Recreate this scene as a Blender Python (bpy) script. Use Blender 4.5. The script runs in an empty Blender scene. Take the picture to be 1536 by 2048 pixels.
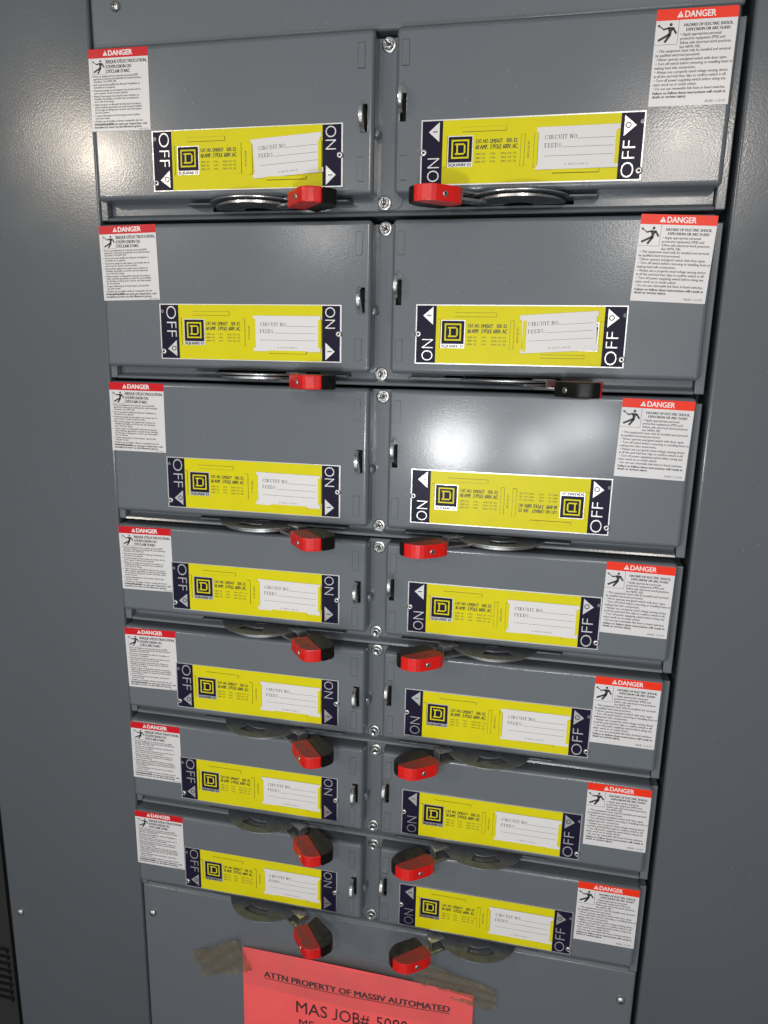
import bpy, bmesh, math, random
from mathutils import Vector, Matrix

# ------------------------------------------------------------------ camera, world, lights, exposure
# Panel space used below: X to the right, Y DOWN the panel, D depth INTO the panel
# (D = 0 is the front face of the switch doors).  World = (X, D, Z0 - Y).
Z0 = 1.45
SC = bpy.context.scene
COL = SC.collection


def W(x, y, d):
    return Vector((x, d, Z0 - y))


def dirW(x, y, d):
    return Vector((x, d, -y))


cam_data = bpy.data.cameras.new('camera')
cam = bpy.data.objects.new('camera', cam_data)
COL.objects.link(cam)
cam_data.sensor_fit = 'HORIZONTAL'
cam_data.sensor_width = 36.0
cam_data.lens = 1416.0 / 1536.0 * 36.0
cam_data.clip_start = 0.01
cam_data.clip_end = 100.0
CR = [[0.9786757348728702, -0.02053155818167375, 0.20438263402176252],
      [0.06342434473521373, 0.9765785971408488, -0.2056005741755443],
      [-0.19537440586205232, 0.21417912765962346, 0.9570559768420027]]
CC = (0.06138875, -0.10035656, -0.65715847)
rx, ry, rz = dirW(*CR[0]), -dirW(*CR[1]), -dirW(*CR[2])
m = Matrix((rx, ry, rz)).transposed().to_4x4()
m.translation = W(*CC)
cam.matrix_world = m
SC.camera = cam

world = bpy.data.worlds.new('World')
SC.world = world
world.use_nodes = True
wn, wl = world.node_tree.nodes, world.node_tree.links
bg = wn['Background']
tc = wn.new('ShaderNodeTexCoord')
# the room behind the photographer: dim ceiling, dark floor, plus an added soft frontal fill glow
sep = wn.new('ShaderNodeSeparateXYZ')
wl.new(tc.outputs['Generated'], sep.inputs[0])
ramp = wn.new('ShaderNodeValToRGB')
mr = wn.new('ShaderNodeMapRange')
mr.inputs['From Min'].default_value = -1.0
mr.inputs['From Max'].default_value = 1.0
wl.new(sep.outputs['Z'], mr.inputs['Value'])
wl.new(mr.outputs[0], ramp.inputs[0])
ramp.color_ramp.elements[0].position = 0.20
ramp.color_ramp.elements[0].color = (0.045, 0.045, 0.047, 1)
ramp.color_ramp.elements[1].position = 0.75
ramp.color_ramp.elements[1].color = (0.20, 0.205, 0.215, 1)
dot = wn.new('ShaderNodeVectorMath')
dot.operation = 'DOT_PRODUCT'
dot.inputs[1].default_value = Vector((-0.12, -0.98, -0.08)).normalized()
wl.new(tc.outputs['Generated'], dot.inputs[0])
lobe = wn.new('ShaderNodeMapRange')
lobe.interpolation_type = 'SMOOTHSTEP'
for k_, v_ in (('From Min', 0.62), ('From Max', 1.0), ('To Min', 0.0), ('To Max', 0.80)):
    lobe.inputs[k_].default_value = v_
wl.new(dot.outputs['Value'], lobe.inputs['Value'])
lc = wn.new('ShaderNodeVectorMath')
lc.operation = 'SCALE'
lc.inputs[0].default_value = (0.95, 0.98, 1.0)
wl.new(lobe.outputs[0], lc.inputs['Scale'])
add = wn.new('ShaderNodeVectorMath')
add.operation = 'ADD'
wl.new(ramp.outputs[0], add.inputs[0])
wl.new(lc.outputs[0], add.inputs[1])
wl.new(add.outputs[0], bg.inputs['Color'])
bg.inputs['Strength'].default_value = 1.0


def lamp(name, kind, loc, power, size, color, target=None):
    ld = bpy.data.lights.new(name, kind)
    ld.energy = power
    ld.color = color
    if kind == 'POINT':
        ld.shadow_soft_size = size
    else:
        ld.shape = 'DISK'
        ld.size = size
    o = bpy.data.objects.new(name, ld)
    COL.objects.link(o)
    o.location = W(*loc)
    if target is not None:
        d = W(*target) - W(*loc)
        o.rotation_euler = d.to_track_quat('-Z', 'Y').to_euler()
    return o


lamp('work_light', 'POINT', (-0.073, 0.051, -0.60), 4.6, 0.034, (0.97, 0.985, 1.0))


def room_lamp(px, py, dist, power, size, color):
    # a lamp of the room whose mirror image shows at (px, py) on the doors
    k = (0.657 + dist) / 0.657
    lx, ly = CC[0] + (px - CC[0]) * k, CC[1] + (py - CC[1]) * k
    lamp('room_lamp', 'AREA', (lx, ly, -dist), power, size, color, (px, py, 0))


room_lamp(0.0657, -0.0179, 1.6, 1.2, 0.050, (0.97, 0.98, 1.0))
room_lamp(0.1058, -0.0413, 1.6, 1.6, 0.050, (0.97, 0.98, 1.0))
room_lamp(0.1444, -0.2040, 2.0, 1.5, 0.14, (1.0, 0.96, 0.92))
room_lamp(-0.1377, -0.2160, 2.0, 1.5, 0.18, (1.0, 0.95, 0.90))
room_lamp(-0.3630, -0.2850, 2.2, 10.5, 0.18, (1.0, 0.88, 0.74))
room_lamp(0.1680, -0.2640, 2.2, 8.0, 0.20, (1.0, 0.90, 0.80))

SC.view_settings.view_transform = 'Standard'
SC.view_settings.look = 'None'
SC.view_settings.exposure = 0.0
SC.view_settings.gamma = 1.0
SC.view_settings.use_curve_mapping = False


# ------------------------------------------------------------------ materials
def principled(name, color, rough=0.5, metal=0.0, spec=0.5):
    mt = bpy.data.materials.new(name)
    mt.use_nodes = True
    b = mt.node_tree.nodes['Principled BSDF']
    b.inputs['Base Color'].default_value = (*color, 1)
    b.inputs['Roughness'].default_value = rough
    b.inputs['Metallic'].default_value = metal
    b.inputs['Specular IOR Level'].default_value = spec
    return mt, mt.node_tree.nodes, mt.node_tree.links, b


def noise(n, l, scale, detail=3.0, vec='Object'):
    t = n.new('ShaderNodeTexCoord')
    x = n.new('ShaderNodeTexNoise')
    x.inputs['Scale'].default_value = scale
    x.inputs['Detail'].default_value = detail
    l.new(t.outputs[vec], x.inputs['Vector'])
    return x


def mapr(n, l, src, a, b, c, d):
    r = n.new('ShaderNodeMapRange')
    for k, v in zip(('From Min', 'From Max', 'To Min', 'To Max'), (a, b, c, d)):
        r.inputs[k].default_value = v
    l.new(src, r.inputs['Value'])
    return r.outputs[0]


def bump(n, l, b, src, strength, dist):
    bp_ = n.new('ShaderNodeBump')
    bp_.inputs['Strength'].default_value = strength
    bp_.inputs['Distance'].default_value = dist
    l.new(src, bp_.inputs['Height'])
    l.new(bp_.outputs[0], b.inputs['Normal'])
    return bp_


def paint(name, base, rough=0.33, dust=True):
    mt, n, l, b = principled(name, base, rough, 0.0, 0.16)
    big = noise(n, l, 9.0, 4.0)
    fine = noise(n, l, 420.0, 2.0)
    mix = n.new('ShaderNodeMix')
    mix.data_type = 'RGBA'
    mix.inputs['A'].default_value = (*[c * 0.94 for c in base], 1)
    mix.inputs['B'].default_value = (*[c * 1.06 for c in base], 1)
    l.new(big.outputs['Fac'], mix.inputs['Factor'])
    col = mix.outputs['Result']
    if dust:
        t = n.new('ShaderNodeTexCoord')
        v = n.new('ShaderNodeTexVoronoi')
        v.inputs['Scale'].default_value = 120.0
        v.inputs['Randomness'].default_value = 1.0
        l.new(t.outputs['Object'], v.inputs['Vector'])
        spk = n.new('ShaderNodeMath')
        spk.operation = 'LESS_THAN'
        spk.inputs[1].default_value = 0.06
        l.new(v.outputs['Distance'], spk.inputs[0])
        patch = noise(n, l, 22.0, 2.0)
        gate = n.new('ShaderNodeMath')
        gate.operation = 'GREATER_THAN'
        gate.inputs[1].default_value = 0.54
        l.new(patch.outputs['Fac'], gate.inputs[0])
        mul = n.new('ShaderNodeMath')
        mul.operation = 'MULTIPLY'
        l.new(spk.outputs[0], mul.inputs[0])
        l.new(gate.outputs[0], mul.inputs[1])
        half = n.new('ShaderNodeMath')
        half.operation = 'MULTIPLY'
        half.inputs[1].default_value = 0.30
        l.new(mul.outputs[0], half.inputs[0])
        m2 = n.new('ShaderNodeMix')
        m2.data_type = 'RGBA'
        m2.inputs['B'].default_value = (0.5, 0.5, 0.48, 1)
        l.new(half.outputs[0], m2.inputs['Factor'])
        l.new(col, m2.inputs['A'])
        col = m2.outputs['Result']
    l.new(col, b.inputs['Base Color'])
    l.new(mapr(n, l, noise(n, l, 30.0, 3.0).outputs['Fac'], 0.3, 0.7, rough - 0.03, rough + 0.05), b.inputs['Roughness'])
    bump(n, l, b, fine.outputs['Fac'], 0.14, 0.0006)
    bn = n.new('ShaderNodeBump')
    bn.inputs["Strength"].default_value = 0.095
    bn.inputs['Distance'].default_value = 0.0006
    l.new(noise(n, l, 620.0, 3.0).outputs['Fac'], bn.inputs['Height'])
    b.inputs['Coat Weight'].default_value = 0.72
    l.new(mapr(n, l, noise(n, l, 14.0, 5.0).outputs['Fac'], 0.35, 0.68, 0.135, 0.20), b.inputs['Coat Roughness'])
    l.new(bn.outputs[0], b.inputs['Coat Normal'])
    return mt


M = {}
M['paint'] = paint('grey_enamel_paint', (0.116, 0.130, 0.144), 0.33)
M['paint_trim'] = paint('grey_enamel_paint_shaded_trim', (0.083, 0.094, 0.105), 0.35)  # trim copy of the enamel, darkened to put the side falloff of light into colour
M['white'], n, l, b = principled('white_vinyl', (0.66, 0.65, 0.65), 0.32)
M['red_label'], n, l, b = principled('danger_red_vinyl', (0.58, 0.003, 0.010), 0.34, 0.0, 0.25)
M['orange_label'], n, l, b = principled('danger_orange_red_vinyl', (0.82, 0.028, 0.004), 0.34, 0.0, 0.25)
M['ink'], n, l, b = principled('black_ink', (0.018, 0.017, 0.018), 0.45)
M['pink_white'], n, l, b = principled('white_print_on_red', (0.80, 0.72, 0.70), 0.32)


def yellow():
    mt, n, l, b = principled('yellow_enamel', (0.70, 0.62, 0.004), 0.38, 0.0, 0.18)
    x = noise(n, l, 60.0, 4.0)
    mix = n.new('ShaderNodeMix')
    mix.data_type = 'RGBA'
    mix.inputs['A'].default_value = (0.63, 0.565, 0.003, 1)
    mix.inputs['B'].default_value = (0.69, 0.625, 0.004, 1)
    l.new(x.outputs['Fac'], mix.inputs['Factor'])
    l.new(mix.outputs['Result'], b.inputs['Base Color'])
    bump(n, l, b, noise(n, l, 380.0, 2.0).outputs['Fac'], 0.10, 0.0004)
    return mt


M['yellow'] = yellow()
M['navy'], n, l, b = principled('navy_enamel', (0.010, 0.008, 0.026), 0.36, 0.0, 0.12)
bump(n, l, b, noise(n, l, 400.0, 2.0).outputs['Fac'], 0.12, 0.0004)


def alu(name, col, rough):
    mt, n, l, b = principled(name, col, rough, 0.92)
    x = noise(n, l, 500.0, 2.0)
    l.new(mapr(n, l, x.outputs['Fac'], 0.3, 0.7, rough - 0.06, rough + 0.08), b.inputs['Roughness'])
    bump(n, l, b, x.outputs['Fac'], 0.15, 0.0003)
    return mt


M['alu'] = alu('bare_aluminium', (0.56, 0.555, 0.555), 0.36)
M['zinc'] = alu('zinc_plated_steel', (0.50, 0.50, 0.49), 0.30)
M['chrome'] = alu('polished_steel', (0.80, 0.79, 0.77), 0.13)


def worn(name, a, bcol, rough, metal, scale, lo=0.45, hi=0.62, bstr=0.2, spec=0.5):
    mt, n, l, b = principled(name, a, rough, metal, spec)
    x = noise(n, l, scale, 5.0)
    f = mapr(n, l, x.outputs['Fac'], lo, hi, 0.0, 1.0)
    mix = n.new('ShaderNodeMix')
    mix.data_type = 'RGBA'
    mix.inputs['A'].default_value = (*a, 1)
    mix.inputs['B'].default_value = (*bcol, 1)
    l.new(f, mix.inputs['Factor'])
    l.new(mix.outputs['Result'], b.inputs['Base Color'])
    l.new(mapr(n, l, x.outputs['Fac'], 0.3, 0.7, rough - 0.07, rough + 0.1), b.inputs['Roughness'])
    bump(n, l, b, noise(n, l, 600.0, 2.0).outputs['Fac'], bstr, 0.0004)
    return mt


M['steel'] = worn('dull_guide_steel', (0.100, 0.108, 0.124), (0.074, 0.079, 0.088), 0.38, 0.2, 70.0, spec=0.4)
M['lever'] = worn('lever_steel', (0.56, 0.56, 0.56), (0.36, 0.36, 0.36), 0.27, 0.9, 90.0)
M['red'] = worn('red_handle_plastic', (0.68, 0.010, 0.007), (0.56, 0.006, 0.006), 0.34, 0.0, 90.0)
M['black'] = worn('black_handle_plastic', (0.006, 0.006, 0.006), (0.009, 0.0085, 0.008), 0.36, 0.0, 90.0, spec=0.2)
M['red_dusty'] = worn('dusty_red_handle_top', (0.34, 0.030, 0.022), (0.22, 0.050, 0.034), 0.62, 0.0, 120.0)
M['black_dusty'] = worn('dusty_black_handle_top', (0.016, 0.014, 0.012), (0.036, 0.032, 0.027), 0.62, 0.0, 120.0)
M['card'], n, l, b = principled('card_stock', (0.70, 0.685, 0.67), 0.6)
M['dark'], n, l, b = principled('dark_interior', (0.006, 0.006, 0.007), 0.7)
M['wall'], n, l, b = principled('dark_wall', (0.012, 0.012, 0.013), 0.7)


def paper_mat():
    mt, n, l, b = principled('red_paper', (0.92, 0.065, 0.09), 0.55)
    x = noise(n, l, 18.0, 4.0)
    mix = n.new('ShaderNodeMix')
    mix.data_type = 'RGBA'
    mix.inputs['A'].default_value = (0.95, 0.090, 0.098, 1)
    mix.inputs['B'].default_value = (0.98, 0.135, 0.125, 1)
    l.new(x.outputs['Fac'], mix.inputs['Factor'])
    l.new(mix.outputs['Result'], b.inputs['Base Color'])
    return mt


M['paper'] = paper_mat()


def film(name, tint, alpha, rough, bscale, bstr, speck):
    mt = bpy.data.materials.new(name)
    mt.use_nodes = True
    n, l = mt.node_tree.nodes, mt.node_tree.links
    b = n['Principled BSDF']
    b.inputs['Base Color'].default_value = (*tint, 1)
    b.inputs['Roughness'].default_value = rough
    x = noise(n, l, bscale, 5.0)
    l.new(mapr(n, l, x.outputs['Fac'], 0.35, 0.65, alpha * 0.65, min(1, alpha * 1.35)), b.inputs['Alpha'])
    bump(n, l, b, x.outputs['Fac'], bstr, 0.002)
    if speck:
        t = n.new('ShaderNodeTexCoord')
        v = n.new('ShaderNodeTexVoronoi')
        v.inputs['Scale'].default_value = 260.0
        l.new(t.outputs['Object'], v.inputs['Vector'])
        s1 = n.new('ShaderNodeMath')
        s1.operation = 'LESS_THAN'
        s1.inputs[1].default_value = 0.16
        l.new(v.outputs['Distance'], s1.inputs[0])
        g = noise(n, l, 45.0, 3.0)
        s2 = n.new('ShaderNodeMath')
        s2.operation = 'GREATER_THAN'
        s2.inputs[1].default_value = 0.56
        l.new(g.outputs['Fac'], s2.inputs[0])
        s3 = n.new('ShaderNodeMath')
        s3.operation = 'MULTIPLY'
        l.new(s1.outputs[0], s3.inputs[0])
        l.new(s2.outputs[0], s3.inputs[1])
        mx = n.new('ShaderNodeMix')
        mx.data_type = 'RGBA'
        mx.inputs['A'].default_value = (*tint, 1)
        mx.inputs['B'].default_value = (0.42, 0.36, 0.24, 1)
        l.new(s3.outputs[0], mx.inputs['Factor'])
        l.new(mx.outputs['Result'], b.inputs['Base Color'])
    return mt


M['film'] = film('clear_tape_film', (0.26, 0.18, 0.16), 0.12, 0.12, 25.0, 0.10, False)
M['tape'] = film('wrinkled_packing_tape', (0.190, 0.135, 0.065), 0.40, 0.09, 110.0, 1.0, True)


# ------------------------------------------------------------------ mesh builder (panel space)
class MB:
    def __init__(self):
        self.v, self.f, self.m, self.s = [], [], [], []
        self.mats = []

    def mat(self, key):
        if key not in self.mats:
            self.mats.append(key)
        return self.mats.index(key)

    def face(self, pts, key, smooth=False):
        k = len(self.v)
        self.v += [tuple(p) for p in pts]
        self.f.append(list(range(k, k + len(pts))))
        self.m.append(self.mat(key))
        self.s.append(smooth)

    def mesh(self, verts, faces, key, smooth=False):
        k = len(self.v)
        self.v += [tuple(p) for p in verts]
        mi = self.mat(key)
        for q in faces:
            self.f.append([k + i for i in q])
            self.m.append(mi)
            self.s.append(smooth)

    def rect(self, x0, y0, x1, y1, d, key):
        self.face([(x0, y0, d), (x1, y0, d), (x1, y1, d), (x0, y1, d)], key)

    def box(self, x0, x1, y0, y1, d0, d1, key):
        P = [(x, y, d) for x in (x0, x1) for y in (y0, y1) for d in (d0, d1)]
        self.mesh(P, [(0, 1, 3, 2), (4, 6, 7, 5), (0, 4, 5, 1), (2, 3, 7, 6), (0, 2, 6, 4), (1, 5, 7, 3)], key)

    def poly2(self, pts, d, key):
        self.face([(x, y, d) for x, y in pts], key)

    def stroke(self, a, b_, w, d, key, cap=True):
        ax, ay = a
        bx, by = b_
        dx, dy = bx - ax, by - ay
        L = math.hypot(dx, dy) or 1e-9
        nx, ny = -dy / L * w / 2, dx / L * w / 2
        self.face([(ax + nx, ay + ny, d), (bx + nx, by + ny, d), (bx - nx, by - ny, d), (ax - nx, ay - ny, d)], key)

    def ring(self, cx, cy, r0, r1, d, key, n=28, a0=0.0, a1=2 * math.pi, sx=1.0, sy=1.0):
        for i in range(n):
            t0, t1 = a0 + (a1 - a0) * i / n, a0 + (a1 - a0) * (i + 1) / n
            c0, s0, c1, s1 = math.cos(t0), math.sin(t0), math.cos(t1), math.sin(t1)
            P = [(cx + r1 * c0 * sx, cy + r1 * s0 * sy, d), (cx + r1 * c1 * sx, cy + r1 * s1 * sy, d)]
            if r0 > 0:
                P += [(cx + r0 * c1 * sx, cy + r0 * s1 * sy, d), (cx + r0 * c0 * sx, cy + r0 * s0 * sy, d)]
            else:
                P += [(cx, cy, d)]
            self.face(P, key)

    def lathe(self, cx, cy, prof, key, n=28, smooth=True):
        # profile of (radius, depth) about an axis along D
        k = len(self.v)
        mi = self.mat(key)
        for r, d in prof:
            for i in range(n):
                t = 2 * math.pi * i / n
                self.v.append((cx + r * math.cos(t), cy + r * math.sin(t), d))
        for j in range(len(prof) - 1):
            for i in range(n):
                self.f.append([k + j * n + i, k + j * n + (i + 1) % n, k + (j + 1) * n + (i + 1) % n, k + (j + 1) * n + i])
                self.m.append(mi)
                self.s.append(smooth)

    def prism(self, pts, axis, a0, a1, key):
        # polygon pts extruded along an axis: 'x' pts=(y,d), 'y' pts=(x,d), 'd' pts=(x,y)
        def mk(p, a):
            return {'x': (a, p[0], p[1]), 'y': (p[0], a, p[1]), 'd': (p[0], p[1], a)}[axis]
        n = len(pts)
        V = [mk(p, a0) for p in pts] + [mk(p, a1) for p in pts]
        F = [list(range(n)), list(range(2 * n - 1, n - 1, -1))] + [[i, (i + 1) % n, n + (i + 1) % n, n + i] for i in range(n)]
        self.mesh(V, F, key)

    def text(self, s, x, y, cap, d, key, w=None, a=0.0, bold=0.0, align='l', xs=1.0, track=1.0):
        V, F, tw, ch = glyphs(s, min(bold, 0.0), track)
        k = cap / ch
        if w is not None:
            xs = w / (tw * k)
        if bold > 0.006:
            bw = bold * cap * 1.3
            offs = [(0, 0), (bw, 0), (-bw, 0), (0, bw * .6), (0, -bw * .6)] if cap > 0.0028 else [(-bw, 0), (bw, 0)]
        else:
            offs = [(0, 0)]
        ox = {'l': 0.0, 'c': -tw * k * xs / 2, 'r': -tw * k * xs}[align]
        c_, s_ = math.cos(a), math.sin(a)
        for j, (ex, ey) in enumerate(offs):
            P = []
            for tx, ty in V:
                u, v_ = tx * k * xs + ox + ex, ty * k + ey
                P.append((x + u * c_ + v_ * s_, y + u * s_ - v_ * c_, d - j * 0.000006))
            self.mesh(P, F, key)
        return tw * k * xs

    def build(self, name, parent=None, origin=(0, 0, 0), at=(0, 0, 0), weld=False, bevel=0.0, normals=True, smooth_angle=None):
        me = bpy.data.meshes.new(name)
        ox, oy, od = origin
        me.from_pydata([(x - ox, d - od, -(y - oy)) for x, y, d in self.v], [], self.f)
        for k in self.mats:
            me.materials.append(M[k])
        me.polygons.foreach_set('material_index', self.m)
        me.polygons.foreach_set('use_smooth', self.s)
        if weld or bevel or normals:
            bm = bmesh.new()
            bm.from_mesh(me)
            if weld or bevel:
                bmesh.ops.remove_doubles(bm, verts=bm.verts, dist=1e-6)
            if normals:
                bmesh.ops.recalc_face_normals(bm, faces=bm.faces)
            if bevel:
                ed = [e for e in bm.edges if len(e.link_faces) == 2 and e.calc_face_angle(0) > 0.5]
                bmesh.ops.bevel(bm, geom=ed, offset=bevel, segments=2, profile=0.6, affect='EDGES', clamp_overlap=True)
            bm.to_mesh(me)
            bm.free()
        me.update()
        if smooth_angle is not None:
            me.polygons.foreach_set('use_smooth', [True] * len(me.polygons))
            me.set_sharp_from_angle(angle=smooth_angle)
        return place(bpy.data.objects.new(name, me), parent, at)


def place(o, parent=None, at=(0, 0, 0)):
    COL.objects.link(o)
    if parent is None:
        o.location = W(*at)
    else:
        o.parent = parent
        o.location = dirW(*at)
    return o


def clone(o, parent, at, turn=None):
    c = o.copy()
    place(c, parent, at)
    if turn is not None:
        c.rotation_euler = (0, turn, 0)
    return c


_gl = {}


def glyphs(s, bold, track=1.0):
    key = (s, bold, track)
    if key not in _gl:
        cu = bpy.data.curves.new('t', 'FONT')
        cu.body = s
        cu.size = 1.0
        cu.offset = bold
        cu.resolution_u = 3
        cu.space_character = track
        o = bpy.data.objects.new('t', cu)
        COL.objects.link(o)
        dg = bpy.context.evaluated_depsgraph_get()
        dg.update()
        me = o.evaluated_get(dg).to_mesh()
        V = [(v.co.x, v.co.y) for v in me.vertices]
        F = [list(p.vertices) for p in me.polygons]
        o.evaluated_get(dg).to_mesh_clear()
        bpy.data.objects.remove(o)
        bpy.data.curves.remove(cu)
        x0 = min(v[0] for v in V)
        x1 = max(v[0] for v in V)
        V = [(x - x0, y) for x, y in V]
        _gl[key] = (V, F, x1 - x0)
    if 'cap' not in _gl and s != 'H':
        _gl['cap'] = max(v[1] for v in glyphs('H', 0.0)[0])
    ch = _gl.get('cap', 0.72)
    V, F, w = _gl[key]
    return V, F, w, ch


def thing(name, label, cat, at, group=None, kind=None):
    o = bpy.data.objects.new(name, None)
    o.empty_display_size = 0.02
    COL.objects.link(o)
    o.location = W(*at)
    return tag(o, label, cat, group, kind)


def tag(o, label=None, cat=None, group=None, kind=None):
    for k, v in (('label', label), ('category', cat), ('group', group), ('kind', kind)):
        if v:
            o[k] = v
    return o


def sheet_part(name, x0, x1, y0, y1, d, back, key, parent, r=0.003, at0=(0, 0, 0), round_sides='ltrb'):
    """folded sheet: flat front at depth d, edges bent back with radius r down to depth back"""
    mb = MB()
    folded(mb, x0, x1, y0, y1, d, back, r, key)
    mb.rect(x0 + r, y0 + r, x1 - r, y1 - r, d, key)
    return mb.build(name, parent, origin=at0, weld=False)


def folded(mb, x0, x1, y0, y1, d, back, r, key, seg=5):
    rings = [(0.0, back)]
    for j in range(seg + 1):
        t = math.pi / 2 * j / seg
        rings.append((r * (1 - math.cos(t)), d + r * (1 - math.sin(t))))
    k0 = len(mb.v)
    cs = 5
    per = 4 * (cs + 1)
    cen = [(x1 - r, y0 + r, -90), (x1 - r, y1 - r, 0), (x0 + r, y1 - r, 90), (x0 + r, y0 + r, 180)]
    for ins, dd in rings:
        for cx, cy, a in cen:
            for i in range(cs + 1):
                t = math.radians(a + 90 * i / cs)
                mb.v.append((cx + (r - ins) * math.cos(t), cy + (r - ins) * math.sin(t), dd))
    mi = mb.mat(key)
    for j in range(len(rings) - 1):
        for i in range(per):
            q = [k0 + j * per + i, k0 + j * per + (i + 1) % per, k0 + (j + 1) * per + (i + 1) % per, k0 + (j + 1) * per + i]
            mb.f.append(q)
            mb.m.append(mi)
            mb.s.append(j > 0)


def cells(mb, xs, ys, depth_of, key, side_key=None):
    """front face made of rectangular cells; depth_of(xmid, ymid) gives a depth, or None for a hole"""
    side_key = side_key or key
    xs, ys = sorted(set(xs)), sorted(set(ys))
    D = {}
    for i in range(len(xs) - 1):
        for j in range(len(ys) - 1):
            D[i, j] = depth_of((xs[i] + xs[i + 1]) / 2, (ys[j] + ys[j + 1]) / 2)
    for (i, j), d in D.items():
        if d is not None:
            mb.rect(xs[i], ys[j], xs[i + 1], ys[j + 1], d, key)
        for di, dj in ((1, 0), (0, 1)):
            e = D.get((i + di, j + dj), 'out')
            if e == 'out' or e == d:
                continue
            a = 0.006 if d is None else d
            b_ = 0.006 if e is None else e
            if d is None:
                a = e + 0.0025
            if e is None:
                b_ = d + 0.0025
            if di:
                x = xs[i + 1]
                mb.face([(x, ys[j], a), (x, ys[j + 1], a), (x, ys[j + 1], b_), (x, ys[j], b_)], side_key)
            else:
                y = ys[j + 1]
                mb.face([(xs[i], y, a), (xs[i + 1], y, a), (xs[i + 1], y, b_), (xs[i], y, b_)], side_key)


# ------------------------------------------------------------------ measured layout (metres)
ROW_TOP = [-0.3725, -0.2200, -0.0708, 0.0777, 0.1917, 0.3040, 0.4190]
ROW_BOT = [-0.2410, -0.0855, 0.0632, 0.1738, 0.2882, 0.4012, 0.5140]
PAN_BOT = [-0.2248, -0.0735, 0.0750, 0.1892, 0.3014, 0.4164, 0.5290]
PLATE_TOP_L = [-0.3000, -0.1463, 0.0033, 0.1143, 0.2282, 0.3415, 0.4568]
PLATE_TOP_R = [-0.2988, -0.1472, 0.0027, 0.1144, 0.2281, 0.3430, 0.4572]
PLATE_XL, PLATE_XR, PW, PH = -0.3000, -0.0468, 0.1835, 0.0524
DOOR_L = (-0.3610, -0.0890)
DOOR_R = (-0.0702, 0.2005)
PAN_X = (-0.3650, 0.2072)
PAN_D = 0.0200
TRIM_D = 0.0140
PIV_L, PIV_R, PIV_D = -0.2035, 0.0385, 0.0210

# ------------------------------------------------------------------ setting: dark wall and the space behind
mb = MB()
mb.box(-3.0, 3.0, -1.6, 1.44, 0.42, 0.46, 'wall')
tag(mb.build('wall'), kind='structure')

# ribbed dark panel seen past the left edge of the enclosure
mb = MB()
mb.box(-1.10, -0.595, -1.0, 1.43, 0.05, 0.40, 'wall')
for i in range(8):
    y = 0.71 + i * 0.0115
    mb.box(-1.05, -0.60, y, y + 0.005, 0.045, 0.0499, 'wall')
o = mb.build('dark_cabinet')
tag(o, 'dark cabinet with thin louvres past the grey trim at lower left', 'cabinet')

# ------------------------------------------------------------------ enclosure trim
enc = thing('switchboard_enclosure', 'wide grey enamelled enclosure trim framing both columns of switches', 'switchboard', (0, 1.4, 0.2))
base = (0, 1.4, 0.2)


def trim(x0, x1):
    mb = MB()
    folded(mb, x0, x1, -0.90, 1.38, TRIM_D, 0.060, 0.0032, 'paint_trim')
    mb.rect(x0 + 0.0032, -0.90 + 0.0032, x1 - 0.0032, 1.38 - 0.0032, TRIM_D, 'paint_trim')
    return mb.build('trim_panel', enc, origin=base)


tl = trim(-0.5580, -0.3672)
tr = trim(0.2124, 0.4200)
mb = MB()
mb.box(-0.556, 0.418, -0.89, 1.385, 0.0601, 0.40, 'paint_trim')
mb.build('cabinet_body', enc, origin=base)
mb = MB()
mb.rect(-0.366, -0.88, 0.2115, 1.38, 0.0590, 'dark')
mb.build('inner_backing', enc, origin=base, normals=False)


# ------------------------------------------------------------------ screws
def pan_head(name, parent, origin, x, y, d, ang):
    mb = MB()
    mb.lathe(x, y, [(0.0050, d), (0.0050, d - 0.0006), (0.0044, d - 0.0020), (0.0031, d - 0.0031), (0.0016, d - 0.0036), (0.00001, d - 0.0037)], 'zinc')
    for a in (ang, ang + math.pi / 2):
        c, s = math.cos(a), math.sin(a)
        mb.prism([(x + u * c - v * s, y + u * s + v * c) for u, v in ((-0.0026, -0.0004), (0.0026, -0.0004), (0.0026, 0.0004), (-0.0026, 0.0004))], 'd', d - 0.00385, d - 0.0032, 'dark')
    return mb.build(name, parent, origin=origin)


def hex_screw(x, y, d, ang, parent, origin):
    mb = MB()
    mb.lathe(x, y, [(0.0066, d), (0.0066, d - 0.0005), (0.0060, d - 0.0010), (0.0046, d - 0.0012)], 'zinc')
    hx = [(x + 0.0047 * math.cos(ang + k * math.pi / 3), y + 0.0047 * math.sin(ang + k * math.pi / 3)) for k in range(6)]
    mb.prism(hx, 'd', d - 0.0042, d - 0.0008, 'zinc')
    mb.lathe(x, y, [(0.0039, d - 0.0042), (0.0035, d - 0.0047), (0.0026, d - 0.0047), (0.0024, d - 0.0043), (0.00001, d - 0.00425)], 'zinc')
    c, s = math.cos(ang + 0.3), math.sin(ang + 0.3)
    mb.prism([(x + u * c - v * s, y + u * s + v * c) for u, v in ((-0.0036, -0.0005), (0.0036, -0.0005), (0.0036, 0.0005), (-0.0036, 0.0005))], 'd', d - 0.0048, d - 0.0040, 'dark')
    return mb.build('screw', parent, origin=origin)


pan_head('screw', tl, base, -0.5415, 0.6068, TRIM_D, 0.5)

# ------------------------------------------------------------------ blank cover plates
top = thing('cover_plate', 'blank grey cover plate above the topmost pair of switches', 'cover plate', (0, -0.376, 0.03))
ob = (0, -0.376, 0.03)
p_ = sheet_part('plate', -0.3652, 0.2056, -0.88, -0.3762, TRIM_D + 0.0003, 0.0560, 'paint', top, 0.0030, ob)
pan_head('screw', top, ob, -0.3387, -0.4112, TRIM_D + 0.0003, 0.2)

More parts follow.
